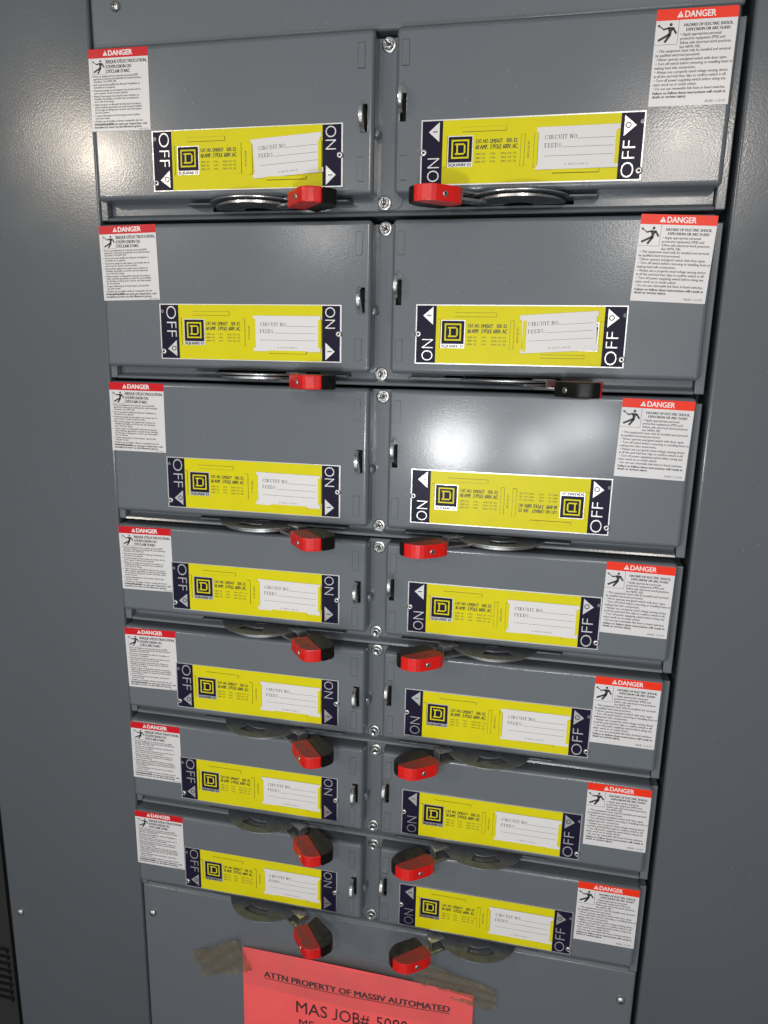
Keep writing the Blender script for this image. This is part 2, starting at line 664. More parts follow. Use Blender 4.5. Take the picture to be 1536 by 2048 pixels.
bot = thing('cover_plate', 'blank grey cover plate below the lowest switches, red notice taped on it', 'cover plate', (0, 1.37, 0.03))
ob = (0, 1.37, 0.03)
sheet_part('plate', -0.3656, 0.2076, 0.5312, 1.37, TRIM_D + 0.0003, 0.0560, 'paint', bot, 0.0026, ob)
pan_head('screw', bot, ob, -0.3538, 0.5701, TRIM_D + 0.0003, 0.9)
pan_head('screw', bot, ob, 0.1945, 0.5684, TRIM_D + 0.0003, 0.6)

# ------------------------------------------------------------------ mounting pans (one behind each pair)
ORD = ['topmost', 'second', 'third', 'fourth', 'fifth', 'sixth', 'lowest']
rnd = random.Random(4)
SCREW_TOP = [-0.3660, -0.2150, -0.0628, 0.0872, 0.1985, 0.3130, 0.4295]
SCREW_BOT = [-0.2370, -0.0840, 0.0650, 0.1780, 0.2910, 0.4055, 0.5205]
for i in range(7):
    t, yb, pb = ROW_TOP[i] + 0.0010, ROW_BOT[i], PAN_BOT[i]
    pos = (-0.08, pb, 0.055)
    lab = {0: 'grey steel mounting pan behind the topmost pair of switches',
           6: 'grey steel mounting pan behind the lowest pair, just above blank cover'}.get(
        i, 'grey steel mounting pan behind the %s pair of switches from the top' % ORD[i])
    th = thing('mounting_pan', lab, 'mounting pan', pos, 'mounting pans behind the pairs of switches')
    mb = MB()
    xa, xb = PAN_X[0] + 0.0078, PAN_X[1] - 0.0085
    ylip = pb - 0.0062
    hx = [(PIV_L - 0.047, PIV_L + 0.060), (PIV_R - 0.060, PIV_R + 0.047)]
    h0, h1 = yb + 0.0012, min(yb + 0.0082, ylip - 0.0006)
    xs = [xa, xb] + [v for h in hx for v in h]
    ys = [t, ylip, h0, h1]
    cells(mb, xs, ys, lambda x, y: None if (h0 < y < h1 and any(a < x < b for a, b in hx)) else PAN_D, 'paint')
    # lip: slopes out to the front, drops, then turns back
    prof = [(ylip, PAN_D)]
    prof += [(ylip + 0.0012, PAN_D - 0.0012), (ylip + 0.0030, PAN_D - 0.0064), (ylip + 0.0038, PAN_D - 0.0074),
             (pb - 0.0006, PAN_D - 0.0080), (pb, PAN_D - 0.0074), (pb, 0.055)]
    for (y0, d0), (y1, d1) in zip(prof[:-1], prof[1:]):
        mb.face([(xa, y0, d0), (xb, y0, d0), (xb, y1, d1), (xa, y1, d1)], 'paint')
    mb.face([(xa, t, PAN_D), (xb, t, PAN_D), (xb, t, 0.055), (xa, t, 0.055)], 'paint')
    for x in (xa, xb):
        mb.face([(x, t, PAN_D), (x, ylip, PAN_D)] + [(x, y, d) for y, d in prof[1:]] + [(x, t, 0.055)], 'paint')
    # raised strip between the two doors, rounded round the lower screw
    sx0, sx1, s_end = -0.0936, -0.0655, SCREW_BOT[i] + 0.0078
    pts = [(sx0, t + 0.0003)] + [(sx1, t + 0.0003)]
    s_end = min(s_end, ylip - 0.0004)
    R_ = 0.0085
    for k in range(7):
        a = math.pi / 2 * k / 6
        pts.append((sx1 - R_ + R_ * math.cos(a), s_end - R_ + R_ * math.sin(a)))
    for k in range(7):
        a = math.pi / 2 + math.pi / 2 * k / 6
        pts.append((sx0 + R_ + R_ * math.cos(a), s_end - R_ + R_ * math.sin(a)))
    mb.prism(pts, 'd', PAN_D - 0.0014, PAN_D - 0.0001, 'paint')
    mb.build('pan', th, origin=pos, normals=False)
    for x0, x1 in ((PAN_X[0], PAN_X[0] + 0.0070), (PAN_X[1] - 0.0078, PAN_X[1])):
        mb = MB()
        mb.box(x0, x1, t + 0.004, pb - 0.0004, PAN_D - 0.0075, 0.054, 'paint')
        mb.build('end_bracket', th, origin=pos, bevel=0.0008)
    jx = rnd.uniform(-0.0006, 0.0006)
    hex_screw(-0.0803 + jx, SCREW_TOP[i], PAN_D - 0.0014, rnd.uniform(0, 3), th, pos)
    hex_screw(-0.0817 + jx, SCREW_BOT[i], PAN_D - 0.0014, rnd.uniform(0, 3), th, pos)


# ------------------------------------------------------------------ doors
def door_mesh(side, i, org):
    x0, x1 = DOOR_L if side == 'L' else DOOR_R
    y0, y1 = ROW_TOP[i], ROW_BOT[i]
    big = i < 3
    r = 0.0042
    mb = MB()
    folded(mb, x0, x1, y0, y1, 0.0, 0.0196, r, 'paint', 6)
    fx0, fx1, fy0, fy1 = x0 + r, x1 - r, y0 + r, y1 - r
    if side == 'L':
        e0, e1, s0, s1 = -0.1040, -0.0972, -0.1010, -0.0948
    else:
        e0, e1, s0, s1 = -0.0657, -0.0587, -0.0672, -0.0608
    if side == 'L':
        sy = y0 + (0.0582 if big else 0.0415)
    else:
        sy = y0 + (0.0512 if big else 0.0362)
    slot = (s0, sy, s1, sy + 0.0225)
    pads = [(e0, y0 + 0.0100, e1, y0 + 0.0305), (e0, y1 - (0.0310 if big else 0.0268), e1, y1 - (0.0105 if big else 0.0062))]
    g = 0.00055
    xs, ys = [fx0, fx1, s0, s1], [fy0, fy1, slot[1], slot[3]]
    for p in pads:
        xs += [p[0], p[0] + g, p[2] - g, p[2]]
        ys += [p[1], p[1] + g, p[3] - g, p[3]]
    pd = -0.00055 if big else -0.00012

    def dep(x, y):
        if slot[0] < x < slot[2] and slot[1] < y < slot[3]:
            return None
        for p in pads:
            if p[0] < x < p[2] and p[1] < y < p[3]:
                if p[0] + g < x < p[2] - g and p[1] + g < y < p[3] - g:
                    return pd
                return 0.0007
        return 0.0
    cells(mb, xs, ys, dep, 'paint')
    # dark pocket behind the latch slot
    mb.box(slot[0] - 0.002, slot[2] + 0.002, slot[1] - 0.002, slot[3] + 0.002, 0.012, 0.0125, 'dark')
    if side == 'L':   # finger boss on the door's free edge
        cy = slot[3] - 0.002
        mb.lathe(x1 - 0.0008, cy, [(0.0046, 0.0196), (0.0046, 0.0095), (0.0036, 0.0085), (0.00001, 0.0084)], 'paint', 20)
    o = mb.build('door', None, origin=org, normals=False)
    return o, slot


# ------------------------------------------------------------------ serif lettering for the cards
def serif(mb, s, x, y, cap, d, key, gap=0.20):
    """simple high-contrast serif capitals; (x, y) is the left end of the base line"""
    T, t, sb = 0.16, 0.10, 0.34
    for ch in s:
        if ch == ' ':
            x += 0.42 * cap
            continue

        def P(u, v):
            return (x + u * cap, y - v * cap)

        def st(u0, v0, u1, v1, w):
            mb.stroke(P(u0, v0), P(u1, v1), w * cap, d, key)

        def foot(u, v):
            st(u - sb / 2, v, u + sb / 2, v, 0.07)
        w = 0.7
        if ch == 'I':
            w = 0.3
            st(.15, 0, .15, 1, T); foot(.15, .03); foot(.15, .97)
        elif ch in 'CO':
            w = 0.78
            for k in range(20):
                a0, a1 = (2 * math.pi * k / 20, 2 * math.pi * (k + 1) / 20)
                if ch == 'C' and (k < 2 or k > 17):
                    continue
                q = []
                for a, in_ in ((a0, 0), (a1, 0), (a1, 1), (a0, 1)):
                    ru = 0.39 - (0.135 if in_ else 0)
                    rv = 0.5 - (0.06 if in_ else 0)
                    q.append((*P(.39 + ru * math.cos(a), .5 + rv * math.sin(a)), d))
                mb.face(q, key)
            if ch == 'C':
                st(.70, .68, .70, .95, .06)
        elif ch == 'T':
            st(.35, 0, .35, 1, T); st(0, .965, .7, .965, .07); foot(.35, .03); st(.03, .78, .03, 1, .06); st(.67, .78, .67, 1, .06)
        elif ch == 'U':
            w = 0.8
            st(.15, .3, .15, 1, T); st(.65, .3, .65, 1, t); foot(.15, .97); foot(.65, .97)
            for k in range(10):
                a0, a1 = math.pi + math.pi * k / 10, math.pi + math.pi * (k + 1) / 10
                st(.40 + .25 * math.cos(a0), .3 + .26 * math.sin(a0), .40 + .25 * math.cos(a1), .3 + .26 * math.sin(a1), .10)
        elif ch == 'N':
            w = 0.8
            st(.14, 0, .14, 1, t); st(.66, 0, .66, 1, t); st(.14, .97, .66, .03, T); foot(.12, .03); foot(.66, .97); foot(.10, .97)
        elif ch in 'EF':
            w = 0.66
            st(.15, 0, .15, 1, T); st(0, .965, .6, .965, .07); st(.15, .5, .46, .5, .07); st(.6, .76, .6, 1, .06)
            if ch == 'E':
                st(0, .035, .62, .035, .07); st(.62, 0, .62, .25, .06)
            else:
                foot(.15, .03)
        elif ch in 'DRS':
            if ch != 'S':
                st(.15, 0, .15, 1, T); foot(.13, .03); foot(.13, .97)
            if ch == 'D':
                w = 0.8
                for k in range(12):
                    a0, a1 = -math.pi / 2 + math.pi * k / 12, -math.pi / 2 + math.pi * (k + 1) / 12
                    st(.28 + .42 * math.cos(a0), .5 + .465 * math.sin(a0), .28 + .42 * math.cos(a1), .5 + .465 * math.sin(a1), .10)
                st(.1, .965, .3, .965, .07); st(.1, .035, .3, .035, .07)
            elif ch == 'R':
                w = 0.76
                for k in range(10):
                    a0, a1 = -math.pi / 2 + math.pi * k / 10, -math.pi / 2 + math.pi * (k + 1) / 10
                    st(.36 + .22 * math.cos(a0), .73 + .235 * math.sin(a0), .36 + .22 * math.cos(a1), .73 + .235 * math.sin(a1), .10)
                st(.1, .965, .38, .965, .07); st(.15, .495, .38, .495, .07); st(.34, .49, .68, .03, .11); st(.6, .03, .8, .03, .07)
            else:
                w = 0.56
                for k in range(12):
                    a0, a1 = math.radians(20 + 250 * k / 12), math.radians(20 + 250 * (k + 1) / 12)
                    st(.27 + .2 * math.cos(a0), .74 + .225 * math.sin(a0), .27 + .2 * math.cos(a1), .74 + .225 * math.sin(a1), .09)
                    b0, b1 = math.radians(200 + 250 * k / 12), math.radians(200 + 250 * (k + 1) / 12)
                    st(.27 + .21 * math.cos(b0), .265 + .235 * math.sin(b0), .27 + .21 * math.cos(b1), .265 + .235 * math.sin(b1), .09)
        elif ch in '.:':
            w = 0.16
            mb.ring(*P(.07, .07), 0, .075 * cap, d, key, 8)
            if ch == ':':
                mb.ring(*P(.07, .5), 0, .075 * cap, d, key, 8)
        x += (w + gap) * cap
    return x


# ------------------------------------------------------------------ nameplates
PD = -0.0009     # front of the nameplate
E1, E2, E3, E4 = PD - 0.00006, PD - 0.00012, PD - 0.00018, PD - 0.00024
mm = 0.001


def logo(mb, x, y, s, big60, flip=False):
    """black square with a framed capital D, name strip below; (x, y) upper left, s = 1 or -1 (turned about)"""
    def q(u, v):
        return (x + s * u * mm, y + s * v * mm)

    def rc(u0, v0, u1, v1, d, key):
        (a, b), (c, e) = q(u0, v0), q(u1, v1)
        mb.rect(min(a, c), min(b, e), max(a, c), max(b, e), d, key)
    rc(0, 0, 21.6, 24.6, E2, 'alu')
    rc(0.7, 0.7, 20.9, 20.9, E3, 'navy')
    # frame
    f0, f1, g0, g1, w = 3.3, 18.3, 3.0, 18.0, 1.35
    rc(f0, g0, f1, g0 + w, E4, 'yellow'); rc(f0, g1 - w, f1, g1, E4, 'yellow')
    rc(f0, g0 + w, f0 + w, g1 - w, E4, 'yellow'); rc(f1 - w, g0 + w, f1, g1 - w, E4, 'yellow')
    # the D
    rc(6.4, 6.0, 7.5, 7.3, E4, 'yellow'); rc(6.4, 13.6, 7.5, 14.9, E4, 'yellow')
    rc(7.5, 6.0, 8.9, 14.9, E4, 'yellow')
    rc(8.9, 6.0, 13.6, 7.3, E4, 'yellow'); rc(8.9, 13.6, 13.6, 14.9, E4, 'yellow')
    rc(13.9, 7.7, 15.3, 13.2, E4, 'yellow')
    for P in ([(13.6, 6.0), (15.3, 7.7), (13.9, 7.7), (13.6, 7.3)], [(13.6, 14.9), (15.3, 13.2), (13.9, 13.2), (13.6, 13.6)]):
        mb.poly2([q(*t) for t in P], E4, 'yellow')
    a = 0 if s == 1 else math.pi
    tx, ty = q(0.9, 23.9)
    mb.text('SQUARE D', tx, ty + s * 0.1 * mm, 2.4 * mm, E3, 'ink', w=19.4 * mm, a=a, bold=0.06)


def print_block(mb, x, y, s, amp, small_h):
    a = 0 if s == 1 else math.pi

    def tx(t, u, v, cap, w, bold=0.0, key='ink'):
        mb.text(t, x + s * u * mm, y + s * v * mm, cap * mm, E2, key, w=w * mm, a=a, bold=bold)
    cat = 'QMJ362T' if amp == 60 else 'QMJ361T'
    tx('CAT. NO.', 0, 2.9, 2.9, 10.6, 0.03); tx(cat, 11.8, 2.9, 2.9, 10.6, 0.03); tx('SER. E2', 25.6, 2.9, 2.9, 9.0, 0.03)
    tx('%d AMP.' % amp, 0, 7.7, 3.4, 10.2, 0.03); tx('3 POLE', 12.2, 7.7, 3.4, 9.2, 0.03); tx('600V. AC', 23.0, 7.7, 3.4, 12.0, 0.03)
    hp = ('15', '30', '50') if amp == 60 else ('7 1/2', '15', '20')
    for k, v in enumerate(('240V. AC', '480V. AC', '600V. AC')):
        yy = 12.2 + 3.05 * k
        tx(v, 0, yy, 1.5, 8.6, 0.01); tx('3 PH.', 12.4, yy, 1.5, 4.6, 0.01); tx('MAX. H.P.', 21.6, yy, 1.5, 9.0, 0.01)
        tx(hp[k], 31.8, yy, 1.5, 2.6 if len(hp[k]) < 3 else 4.4, 0.01)


def tab(mb, u0, v0, u1, v1, raise_=0.0007, lines='tbr'):
    """pressed-out tongue of the plate with its dark slit"""
    x0, y0, x1, y1 = u0 * mm, v0 * mm, u1 * mm, v1 * mm
    mb.rect(x0, y0, x1, y1, PD - raise_, 'yellow')
    w = 0.00028
    for c, (a, b, cc, dd) in (('t', (x0, y0 - w, x1, y0)), ('b', (x0, y1, x1, y1 + w)), ('l', (x0 - w, y0, x0, y1)), ('r', (x1, y0, x1 + w, y1))):
        if c in lines:
            mb.rect(a, b, cc, dd, E2, 'ink')
    for P in ([(x0, y0), (x1, y0)], [(x0, y1), (x1, y1)], [(x0, y0), (x0, y1)], [(x1, y0), (x1, y1)]):
        (a, b), (c, d) = P
        mb.face([(a, b, PD - raise_), (c, d, PD - raise_), (c, d, PD), (a, b, PD)], 'yellow')


def nameplate_mesh(side, amp):
    mb = MB()
    W_, H_ = PW, PH
    mb.box(0, W_, 0, H_, PD, -0.00002, 'alu')
    bo = 0.0010
    if side == 'R':
        xa, xb, xc, xd = bo, 0.0187, 0.1645, W_ - bo
    else:
        xa, xb, xc, xd = 0.0011, 0.0198, 0.1648, W_ - 0.0014
    mb.rect(xa, bo, xb, H_ - bo, E1, 'navy')
    mb.rect(xb, bo if side == 'R' else 0.0007, xc, H_ - (bo if side == 'R' else 0.0007), E1, 'yellow')
    mb.rect(xc, bo, xd, H_ - bo, E1, 'navy')
    q = math.pi / 2
    if side == 'R':
        mb.text('ON', 16.4 * mm, 49.4 * mm, 10.4 * mm, E2, 'alu', w=19.0 * mm, a=-q, bold=-0.014)
        mb.text('OFF', 177.2 * mm, 50.2 * mm, 10.2 * mm, E2, 'alu', w=28.2 * mm, a=-q, bold=-0.014)
        mb.poly2([(15.8 * mm, 2.0 * mm), (15.8 * mm, 17.6 * mm), (6.6 * mm, 9.7 * mm)], E2, 'alu')
        mb.rect(10.0 * mm, 9.15 * mm, 14.2 * mm, 10.0 * mm, E3, 'ink')
        mb.poly2([(167.2 * mm, 2.8 * mm), (167.2 * mm, 18.4 * mm), (176.7 * mm, 10.5 * mm)], E2, 'alu')
        mb.ring(170.4 * mm, 10.3 * mm, 1.55 * mm, 2.4 * mm, E3, 'ink', 24)
        mb.ring(181.2 * mm, 8.1 * mm, 0, 1.7 * mm, E3, 'paint', 18)
    else:
        mb.text('OFF', 7.0 * mm, 2.0 * mm, 10.3 * mm, E2, 'alu', w=29.0 * mm, a=q, bold=-0.014)
        mb.text('ON', 167.6 * mm, 2.2 * mm, 9.8 * mm, E2, 'alu', w=19.2 * mm, a=q, bold=-0.014)
        mb.poly2([(16.9 * mm, 34.2 * mm), (16.9 * mm, 49.4 * mm), (7.4 * mm, 42.6 * mm)], E2, 'alu')
        mb.ring(13.9 * mm, 41.9 * mm, 1.55 * mm, 2.4 * mm, E3, 'ink', 24)
        mb.poly2([(168.0 * mm, 34.3 * mm), (168.0 * mm, 50.4 * mm), (177.1 * mm, 42.3 * mm)], E2, 'alu')
        mb.rect(170.0 * mm, 41.9 * mm, 174.4 * mm, 42.75 * mm, E3, 'ink')
        mb.ring(2.9 * mm, 7.1 * mm, 0, 1.7 * mm, E3, 'paint', 18)
    z = E1 - 0.00001
    lx, ly = (23.2, 13.4) if side == 'R' else (25.0, 14.0)
    logo(mb, lx * mm, ly * mm, 1, amp)
    print_block(mb, (47.2 if side == 'R' else 48.4) * mm, (16.8 if side == 'R' else 16.6) * mm, 1, amp, 1.5)
    # the same print turned about, for the other mounting position (mostly under the card)
    logo(mb, 160.4 * mm, 38.6 * mm, -1, amp)
    print_block(mb, 136.4 * mm, 35.2 * mm, -1, amp, 1.5)
    num = ('40275-251-01' if amp == 60 else '40275-250-01')
    if side == 'R':
        mb.text(num, 92.2 * mm, 32.8 * mm, 1.5 * mm, E2, 'ink', w=13.2 * mm, a=-q, bold=0.01)
    else:
        mb.text(num, 91.5 * mm, 19.8 * mm, 1.5 * mm, E2, 'ink', w=12.8 * mm, a=q, bold=0.01)
    tab(mb, 35.0, 7.0, 72.3, 10.4, lines='tbr')
    tab(mb, 85.0, 13.5, 88.0, 38.8, lines='tlr')
    tab(mb, 19.6 if side == 'R' else 20.2, 13.4, 22.6, 38.2, lines='tr')
    tab(mb, 95.9, 13.5, 98.9, 39.8, 0.0016, lines='tl')
    tab(mb, 161.2, 13.8, 164.3, 39.0, 0.0016, lines='tr')
    tab(mb, 112.0, 42.4, 149.6, 45.0, 0.0016, lines='tbr')
    return mb


def card_mesh():
    mb = MB()
    x0, y0, x1, y1 = 0, 0, 0.0665, 0.0328
    d = -0.0003
    n_ = 0.0016
    pts = [(x0, y0), (x1, y0), (x1, y0 + 0.004), (x1 - n_, y0 + 0.004), (x1 - n_, y1 - 0.004), (x1, y1 - 0.004), (x1, y1),
           (x0, y1), (x0, y1 - 0.004), (x0 + n_, y1 - 0.004), (x0 + n_, y0 + 0.004), (x0, y0 + 0.004)]
    mb.prism(pts, 'd', d, 0.0, 'card')
    k = d - 0.00005
    e = serif(mb, 'CIRCUIT NO.', 6.9 * mm, 9.6 * mm, 3.2 * mm, k, 'ink', 0.20)
    mb.rect(33.2 * mm, 9.5 * mm, 62.4 * mm, 9.75 * mm, k, 'ink')
    serif(mb, 'FEEDS:', 6.7 * mm, 15.9 * mm, 3.2 * mm, k, 'ink', 0.20)
    mb.rect(22.0 * mm, 15.8 * mm, 62.0 * mm, 16.05 * mm, k, 'ink')
    mb.rect(6.6 * mm, 22.3 * mm, 62.0 * mm, 22.55 * mm, k, 'ink')
    mb.text('A 40274-248-01', 24.0 * mm, 29.9 * mm, 1.4 * mm, k, 'steel', w=19.0 * mm, track=1.3)
    return mb


# ------------------------------------------------------------------ danger stickers
LW, LH = 0.0600, 0.0692


def pictogram(mb, x, y, s, d, key='ink'):
    """figure struck by a bolt, in a box of side s"""
    def P(u, v):
        return (x + u * s, y + v * s)

    def limb(a, b, w):
        mb.stroke(P(*a), P(*b), w * s, d, key)
    mb.ring(*P(.66, .13), 0, .075 * s, d, key, 14)
    mb.poly2([P(.50, .27), P(.58, .235), P(.78, .25), P(.80, .34), P(.73, .44), P(.70, .62), P(.55, .62), P(.57, .44)], d, key)
    limb((.60, .275), (.30, .345), .085)
    limb((.32, .345), (.22, .24), .045)
    limb((.23, .25), (.04, .17), .05)
    mb.poly2([P(.01, .12), P(.16, .12), P(.10, .23)], d, key)
    limb((.76, .27), (.95, .55), .10)
    limb((.66, .58), (.42, .93), .12)
    limb((.60, .58), (.10, .84), .115)


def bang(mb, x, y, s, d, face, ink):
    mb.poly2([(x, y - s), (x + s * .56, y), (x - s * .56, y)], d, face)
    mb.rect(x - s * .05, y - s * .66, x + s * .05, y - s * .30, d - 0.00005, ink)
    mb.rect(x - s * .05, y - s * .20, x + s * .05, y - s * .10, d - 0.00005, ink)


def english_sticker():
    mb = MB()
    d0 = -0.00022
    mb.box(0, LW, 0, LH, d0, -0.00001, 'white')
    a, b_, c_ = d0 - 0.00005, d0 - 0.00010, d0 - 0.00015
    mb.rect(0, 0, LW, 7.9 * mm, a, 'orange_label')
    bang(mb, 17.6 * mm, 6.1 * mm, 4.4 * mm, b_, 'pink_white', 'orange_label')
    mb.text('DANGER', 21.0 * mm, 6.2 * mm, 4.4 * mm, b_, 'pink_white', w=22.6 * mm, bold=0.03)
    pictogram(mb, 1.0 * mm, 8.8 * mm, 15.6 * mm, a)
    mb.rect(17.0 * mm, 8.0 * mm, 17.25 * mm, 25.0 * mm, a, 'ink')
    mb.rect(0.3 * mm, 24.75 * mm, 17.0 * mm, 25.0 * mm, a, 'ink')
    hd = dict(bold=0.05, align='c')
    mb.text('HAZARD OF ELECTRIC SHOCK,', 39.0 * mm, 12.6 * mm, 2.05 * mm, a, 'ink', w=36.0 * mm, **hd)
    mb.text('EXPLOSION OR ARC FLASH', 39.0 * mm, 15.8 * mm, 2.05 * mm, a, 'ink', w=32.0 * mm, **hd)
    f = dict(cap=1.95 * mm, d=a, key='ink', bold=0.022, xs=0.90)
    for k, s in enumerate(('\u2022 Apply appropriate personal', 'protective equipment (PPE) and', 'follow safe electrical work practices.', 'See NFPA 70E.')):
        mb.text(s, 19.2 * mm, (19.0 + 2.95 * k) * mm, **f)
    y = 30.4
    for s in ('\u2022 This equipment must only be installed and serviced', 'by qualified electrical personnel.',
              '\u2022 Never operate energized switch with door open.', '\u2022 Turn off switch before removing or installing fuses or',
              'making load side connections.', '\u2022 Always use a properly rated voltage sensing device',
              'at all line and load fuse clips to confirm switch is off.', '\u2022 Turn off power supplying switch before doing any',
              'other work on or inside switch.', '\u2022 Do not use renewable link fuses in fused switches.'):
        mb.text(s, (2.6 if s[0] == '\u2022' else 2.0) * mm, y * mm, **f)
        y += 3.0
    mb.text('Failure to follow these instructions will result in', 2.4 * mm, 60.6 * mm, 1.95 * mm, a, 'ink', w=54.6 * mm, bold=0.05)
    mb.text('death or serious injury.', 2.4 * mm, 63.2 * mm, 1.95 * mm, a, 'ink', w=25.6 * mm, bold=0.05)
    mb.text('40281-113-01', 57.4 * mm, 67.2 * mm, 1.75 * mm, a, 'ink', w=15.0 * mm, align='r')
    return mb


def french_sticker():
    mb = MB()
    d0 = -0.00022
    mb.box(0, LW, 0, LH, d0, -0.00001, 'white')
    a, b_ = d0 - 0.00005, d0 - 0.00010
    mb.rect(0, 0, LW, 7.6 * mm, a, 'red_label')
    bang(mb, 17.2 * mm, 5.7 * mm, 4.2 * mm, b_, 'pink_white', 'red_label')
    mb.text('DANGER', 20.6 * mm, 5.8 * mm, 4.2 * mm, b_, 'pink_white', w=24.0 * mm, bold=0.05)
    pictogram(mb, 3.6 * mm, 8.4 * mm, 12.8 * mm, a)
    for x0, y0, x1, y1 in ((3.2, 7.8, 3.4, 21.0), (17.0, 7.8, 17.2, 21.0), (3.4, 20.8, 17.0, 21.0)):
        mb.rect(x0 * mm, y0 * mm, x1 * mm, y1 * mm, a, 'ink')
    hd = dict(bold=0.045)
    mb.text("RISQUE D'\u00c9LECTROCUTION,", 18.0 * mm, 12.2 * mm, 2.7 * mm, a, 'ink', w=40.6 * mm, **hd)
    mb.text("D'EXPLOSION OU", 18.0 * mm, 16.3 * mm, 2.7 * mm, a, 'ink', w=25.0 * mm, **hd)
    mb.text("D'\u00c9CLAIR D'ARC", 18.0 * mm, 20.2 * mm, 2.7 * mm, a, 'ink', w=23.6 * mm, **hd)
    blocks = (("Portez un \u00e9quipement de protection personnel (EPP)", "appropri\u00e9 et observez les m\u00e9thodes de travail \u00e9lectrique", "s\u00e9curitaire. Voir NFPA 70E"),
              ("Seul un personnel qualifi\u00e9 doit effectuer l'installation et", "l'entretien de cet appareil"),
              ("N'actionnez jamais un interrupteur sous tension avec la", "porte ouverte. Garder la porte attach\u00e9e"),
              ("Mettez l'interrupteur hors tension avant d'enlever ou", "d'installer des fusibles ou de faire des raccordements", "sur le c\u00f4t\u00e9 de la charge"),
              ("Utilisez toujours un dispositif de d\u00e9tection de tension \u00e0", "valeur nominale appropri\u00e9e sur toutes les porte-fusibles", "du c\u00f4t\u00e9 ligne et charge pour s'assurer que l'interrupteur", "soit hors tension"),
              ("Coupez l'alimentation de l'interrupteur avant d'y faire", "tout autre travail"),
              ("N'utilisez pas de fusibles \u00e0 \u00e9l\u00e9ment rempla\u00e7able dans des", "interrupteurs \u00e0 fusible"))
    y = 23.4
    for bl in blocks:
        mb.ring(2.4 * mm, (y - 0.8) * mm, 0, 0.4 * mm, a, 'ink', 8)
        for s in bl:
            mb.text(s, 4.0 * mm, y * mm, 1.68 * mm, a, 'ink', xs=0.86, bold=0.024)
            y += 2.22
        y += 0.42
    mb.text('Si ces pr\u00e9cautions ne sont pas respect\u00e9es, cela', 2.6 * mm, 64.2 * mm, 1.9 * mm, a, 'ink', w=54.0 * mm, bold=0.05)
    mb.text('entra\u00eenera la mort ou des blessures graves.', 2.6 * mm, 66.6 * mm, 1.9 * mm, a, 'ink', w=49.0 * mm, bold=0.05)
    mb.text('40271-279-04', 57.8 * mm, 68.6 * mm, 1.1 * mm, a, 'ink', w=9.4 * mm, align='r')
    return mb


# ------------------------------------------------------------------ handles
def sheet_cells(mb, quads, y0, y1, key, edge_key):
    """thin plate lying across the panel: quads of (x, d), thickness y0..y1, walls on the free edges"""
    from collections import Counter
    rd = lambda p: (round(p[0], 6), round(p[1], 6))
    cnt = Counter()
    for q in quads:
        for a, b in zip(q, q[1:] + q[:1]):
            cnt[frozenset((rd(a), rd(b)))] += 1
    for q in quads:
        mb.face([(x, y0, d) for x, d in q], key)
        mb.face([(x, y1, d) for x, d in reversed(q)], key)
        for a, b in zip(q, q[1:] + q[:1]):
            if rd(a) != rd(b) and cnt[frozenset((rd(a), rd(b)))] == 1:
                mb.face([(a[0], y0, a[1]), (b[0], y0, b[1]), (b[0], y1, b[1]), (a[0], y1, a[1])], edge_key)


def polar(r, a):
    # a measured from the outward normal (towards the viewer), positive to +x
    return (r * math.sin(a), -r * math.cos(a))


def guide_mesh(mir):
    """slotted crescent guide with a flat tongue each side; origin at the pivot, plate top at y = 0"""
    mb = MB()
    quads = []
    A = [math.radians(-86 + 172 * k / 43) for k in range(44)]
    rs = [0.0150, 0.0225, 0.0262, 0.0276, 0.0352, 0.0366, 0.0440, 0.0458]

    def hole(r, a):
        if not 0.0262 < r < 0.0366:
            return False
        cut = 0.03 if (r < 0.0276 or r > 0.0352) else 0.0
        return math.radians(-36) + cut < a < math.radians(15) - cut
    for k in range(43):
        for j in range(len(rs) - 1):
            am, rm = (A[k] + A[k + 1]) / 2, (rs[j] + rs[j + 1]) / 2
            if hole(rm, am * (1 if not mir else -1)):
                continue
            quads.append([polar(rs[j], A[k]), polar(rs[j], A[k + 1]), polar(rs[j + 1], A[k + 1]), polar(rs[j + 1], A[k])])
    sheet_cells(mb, quads, 0.0, 0.0016, 'steel', 'lever')
    # tongues
    for s in (-1, 1):
        L = 0.0670 if (s < 0) != mir else 0.092
        x0, x1 = sorted((s * 0.040, s * L))
        mb.prism([(x0, -0.0165), (x1 - (0.002 if s > 0 else 0), -0.0165), (x1, -0.0145), (x1, 0.002), (x0, 0.002)] if s > 0 else
                 [(x0, -0.0145), (x0 + 0.002, -0.0165), (x1, -0.0165), (x1, 0.002), (x0, 0.002)], 'y', 0.00005, 0.00155, 'steel')
    return mb


